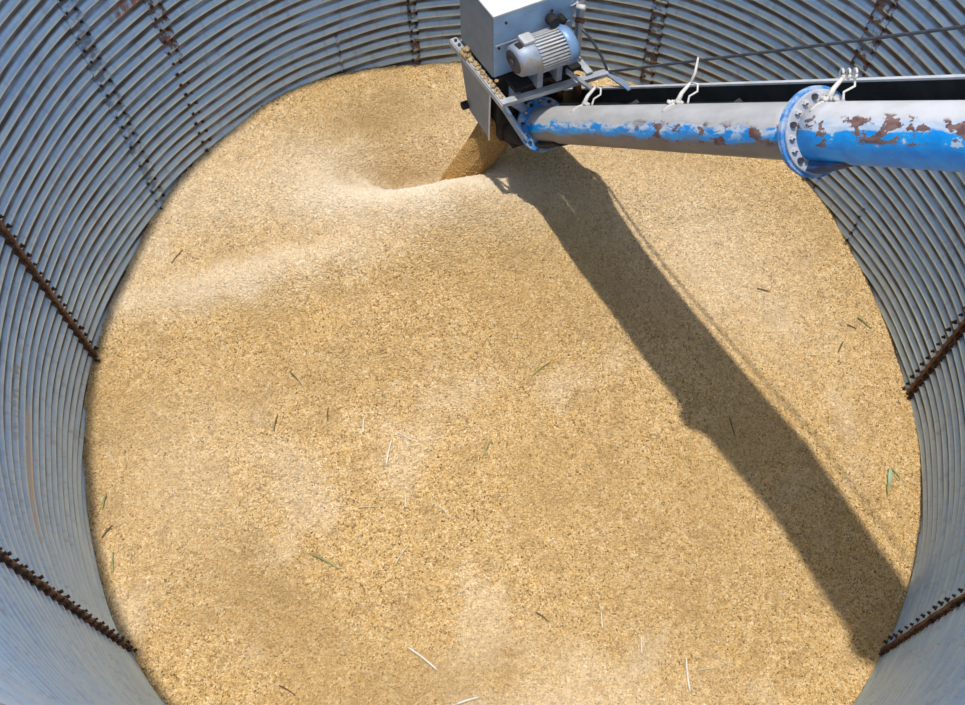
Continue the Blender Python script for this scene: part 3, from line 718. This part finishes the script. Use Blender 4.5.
stalk(-22.5, 11.2, 1.2, Dg(50), 'straw_dark', 'thin dark stalk at the upper left of the heap', .04)
stalk(1.6, -13.0, 1.0, Dg(-35), 'straw_dark', 'short dark stalk right of the bottom centre', .06)
stalk(-14.3, -17.0, 1.2, Dg(-30), 'straw_dark', 'dark stalk at the bottom left of the heap', .06)
stalk(-26.4, -5.2, 1.1, Dg(80), 'straw_green', 'upper green stalk beside the left wall', .08)
stalk(-26.0, -7.2, 1.0, Dg(50), 'straw_dark', 'dark stalk beside the left wall between two green ones', .08)
stalk(-25.4, -9.2, 1.3, Dg(95), 'straw_green', 'lower green stalk beside the left wall', .08)
# torn leaf near the right wall
lf = empty('corn_leaf', (25.4, -4.1, zh(25.4, -4.1))); tag(lf, 'small pale green torn leaf beside the right wall', 'leaf')
def blade(x, y, ln, ang, w, mat):
    d = Vector((math.cos(ang), math.sin(ang), 0)); nn = Vector((-d.y, d.x, 0)); T = []; B = []
    for k in range(6):
        s_ = k/5; c_ = Vector((x, y, 0)) + d*(ln*s_); ww = w*math.sin(PI*min(.95, s_*.85+.1)); z_ = zh(c_.x, c_.y) + .22 + .12*math.sin(s_*3)
        T.append((c_ + nn*ww + Vector((0,0,z_)), c_ + Vector((0,0,z_-.06)), c_ - nn*ww + Vector((0,0,z_))))
    b = MB(); vs = [p for row in T for p in row] + [p - Vector((0,0,.03)) for row in T for p in row]; fs = []
    for i in range(5):
        for j in range(2): a_ = i*3+j; fs += [(a_, a_+1, a_+4, a_+3), (18+a_+3, 18+a_+4, 18+a_+1, 18+a_)]
    for i in range(5): fs += [(i*3, i*3+3, 21+i*3, 18+i*3), (i*3+5, i*3+2, 20+i*3, 23+i*3)]
    b.add(vs, fs, True); b.build('blade', M[mat], lf, at=(x, y, zh(x, y)))
M['leaf'] = simple('pale_green_leaf', (.36, .44, .26), .6, 0, .15)
blade(25.3, -4.5, 1.3, Dg(78), .17, 'leaf'); blade(25.6, -3.2, 1.3, Dg(-50), .05, 'straw_green'); blade(25.25, -4.3, .8, Dg(-100), .09, 'straw_green')

# ------------------------------------------------------------------ ground outside the bin
b = MB(); b.add([(-600,-600,BOT-.2),(600,-600,BOT-.2),(600,600,BOT-.2),(-600,600,BOT-.2)], [(0,1,2,3)])
tag(b.build('ground', M['ground']), 'gravel yard around the bin', kind='structure')

# ------------------------------------------------------------------ light
w = bpy.data.worlds.new('sky'); bpy.context.scene.world = w; w.use_nodes = True
nt = w.node_tree; bg = nt.nodes['Background']; sk = nt.nodes.new('ShaderNodeTexSky'); sk.sky_type = 'NISHITA'
sk.sun_disc = False; sk.sun_elevation = math.radians(75); sk.sun_rotation = 0; sk.air_density = 1.0; sk.dust_density = 1.0
mx = nt.nodes.new('ShaderNodeMix'); mx.data_type = 'RGBA'; mx.inputs[0].default_value = .3      # thin bright haze in the sky
nt.links.new(sk.outputs[0], mx.inputs[6]); mx.inputs[7].default_value = (3.2, 3.1, 2.95, 1)
nt.links.new(mx.outputs[2], bg.inputs[0]); bg.inputs[1].default_value = .29
sun = bpy.data.lights.new('sun', 'SUN'); sun.energy = 3.0; sun.angle = math.radians(.9); sun.color = (1.0, .97, .92)
so = bpy.data.objects.new('sun', sun); col.objects.link(so); so.location = (0, 0, 12)
SX, SY = .009, .0          # shadow shift per unit of height
so.rotation_euler = Vector((-SX, -SY, 1)).to_track_quat('Z', 'Y').to_euler()

# ------------------------------------------------------------------ camera
X = Vector((0.9997004, -0.02195144, -0.01082791)); Yd = Vector((-0.02447671, -0.89656107, -0.44224331)); Zf = Vector((0, 0.44237585, -0.89682976))
cd = bpy.data.cameras.new('camera'); cam = bpy.data.objects.new('camera', cd); col.objects.link(cam)
mw = Matrix((( X.x, -Yd.x, -Zf.x), (X.y, -Yd.y, -Zf.y), (X.z, -Yd.z, -Zf.z))).to_4x4()
mw.translation = cam_pos * S; cam.matrix_world = mw
cd.sensor_width = 36; cd.lens = 1130.489 * 36 / 965; cd.clip_start = .05; cd.clip_end = 500
sc = bpy.context.scene; sc.camera = cam
sc.view_settings.view_transform = 'Standard'; sc.view_settings.look = 'None'; sc.view_settings.gamma = 1
sc.view_settings.use_curve_mapping = False; sc.view_settings.exposure = 0.0
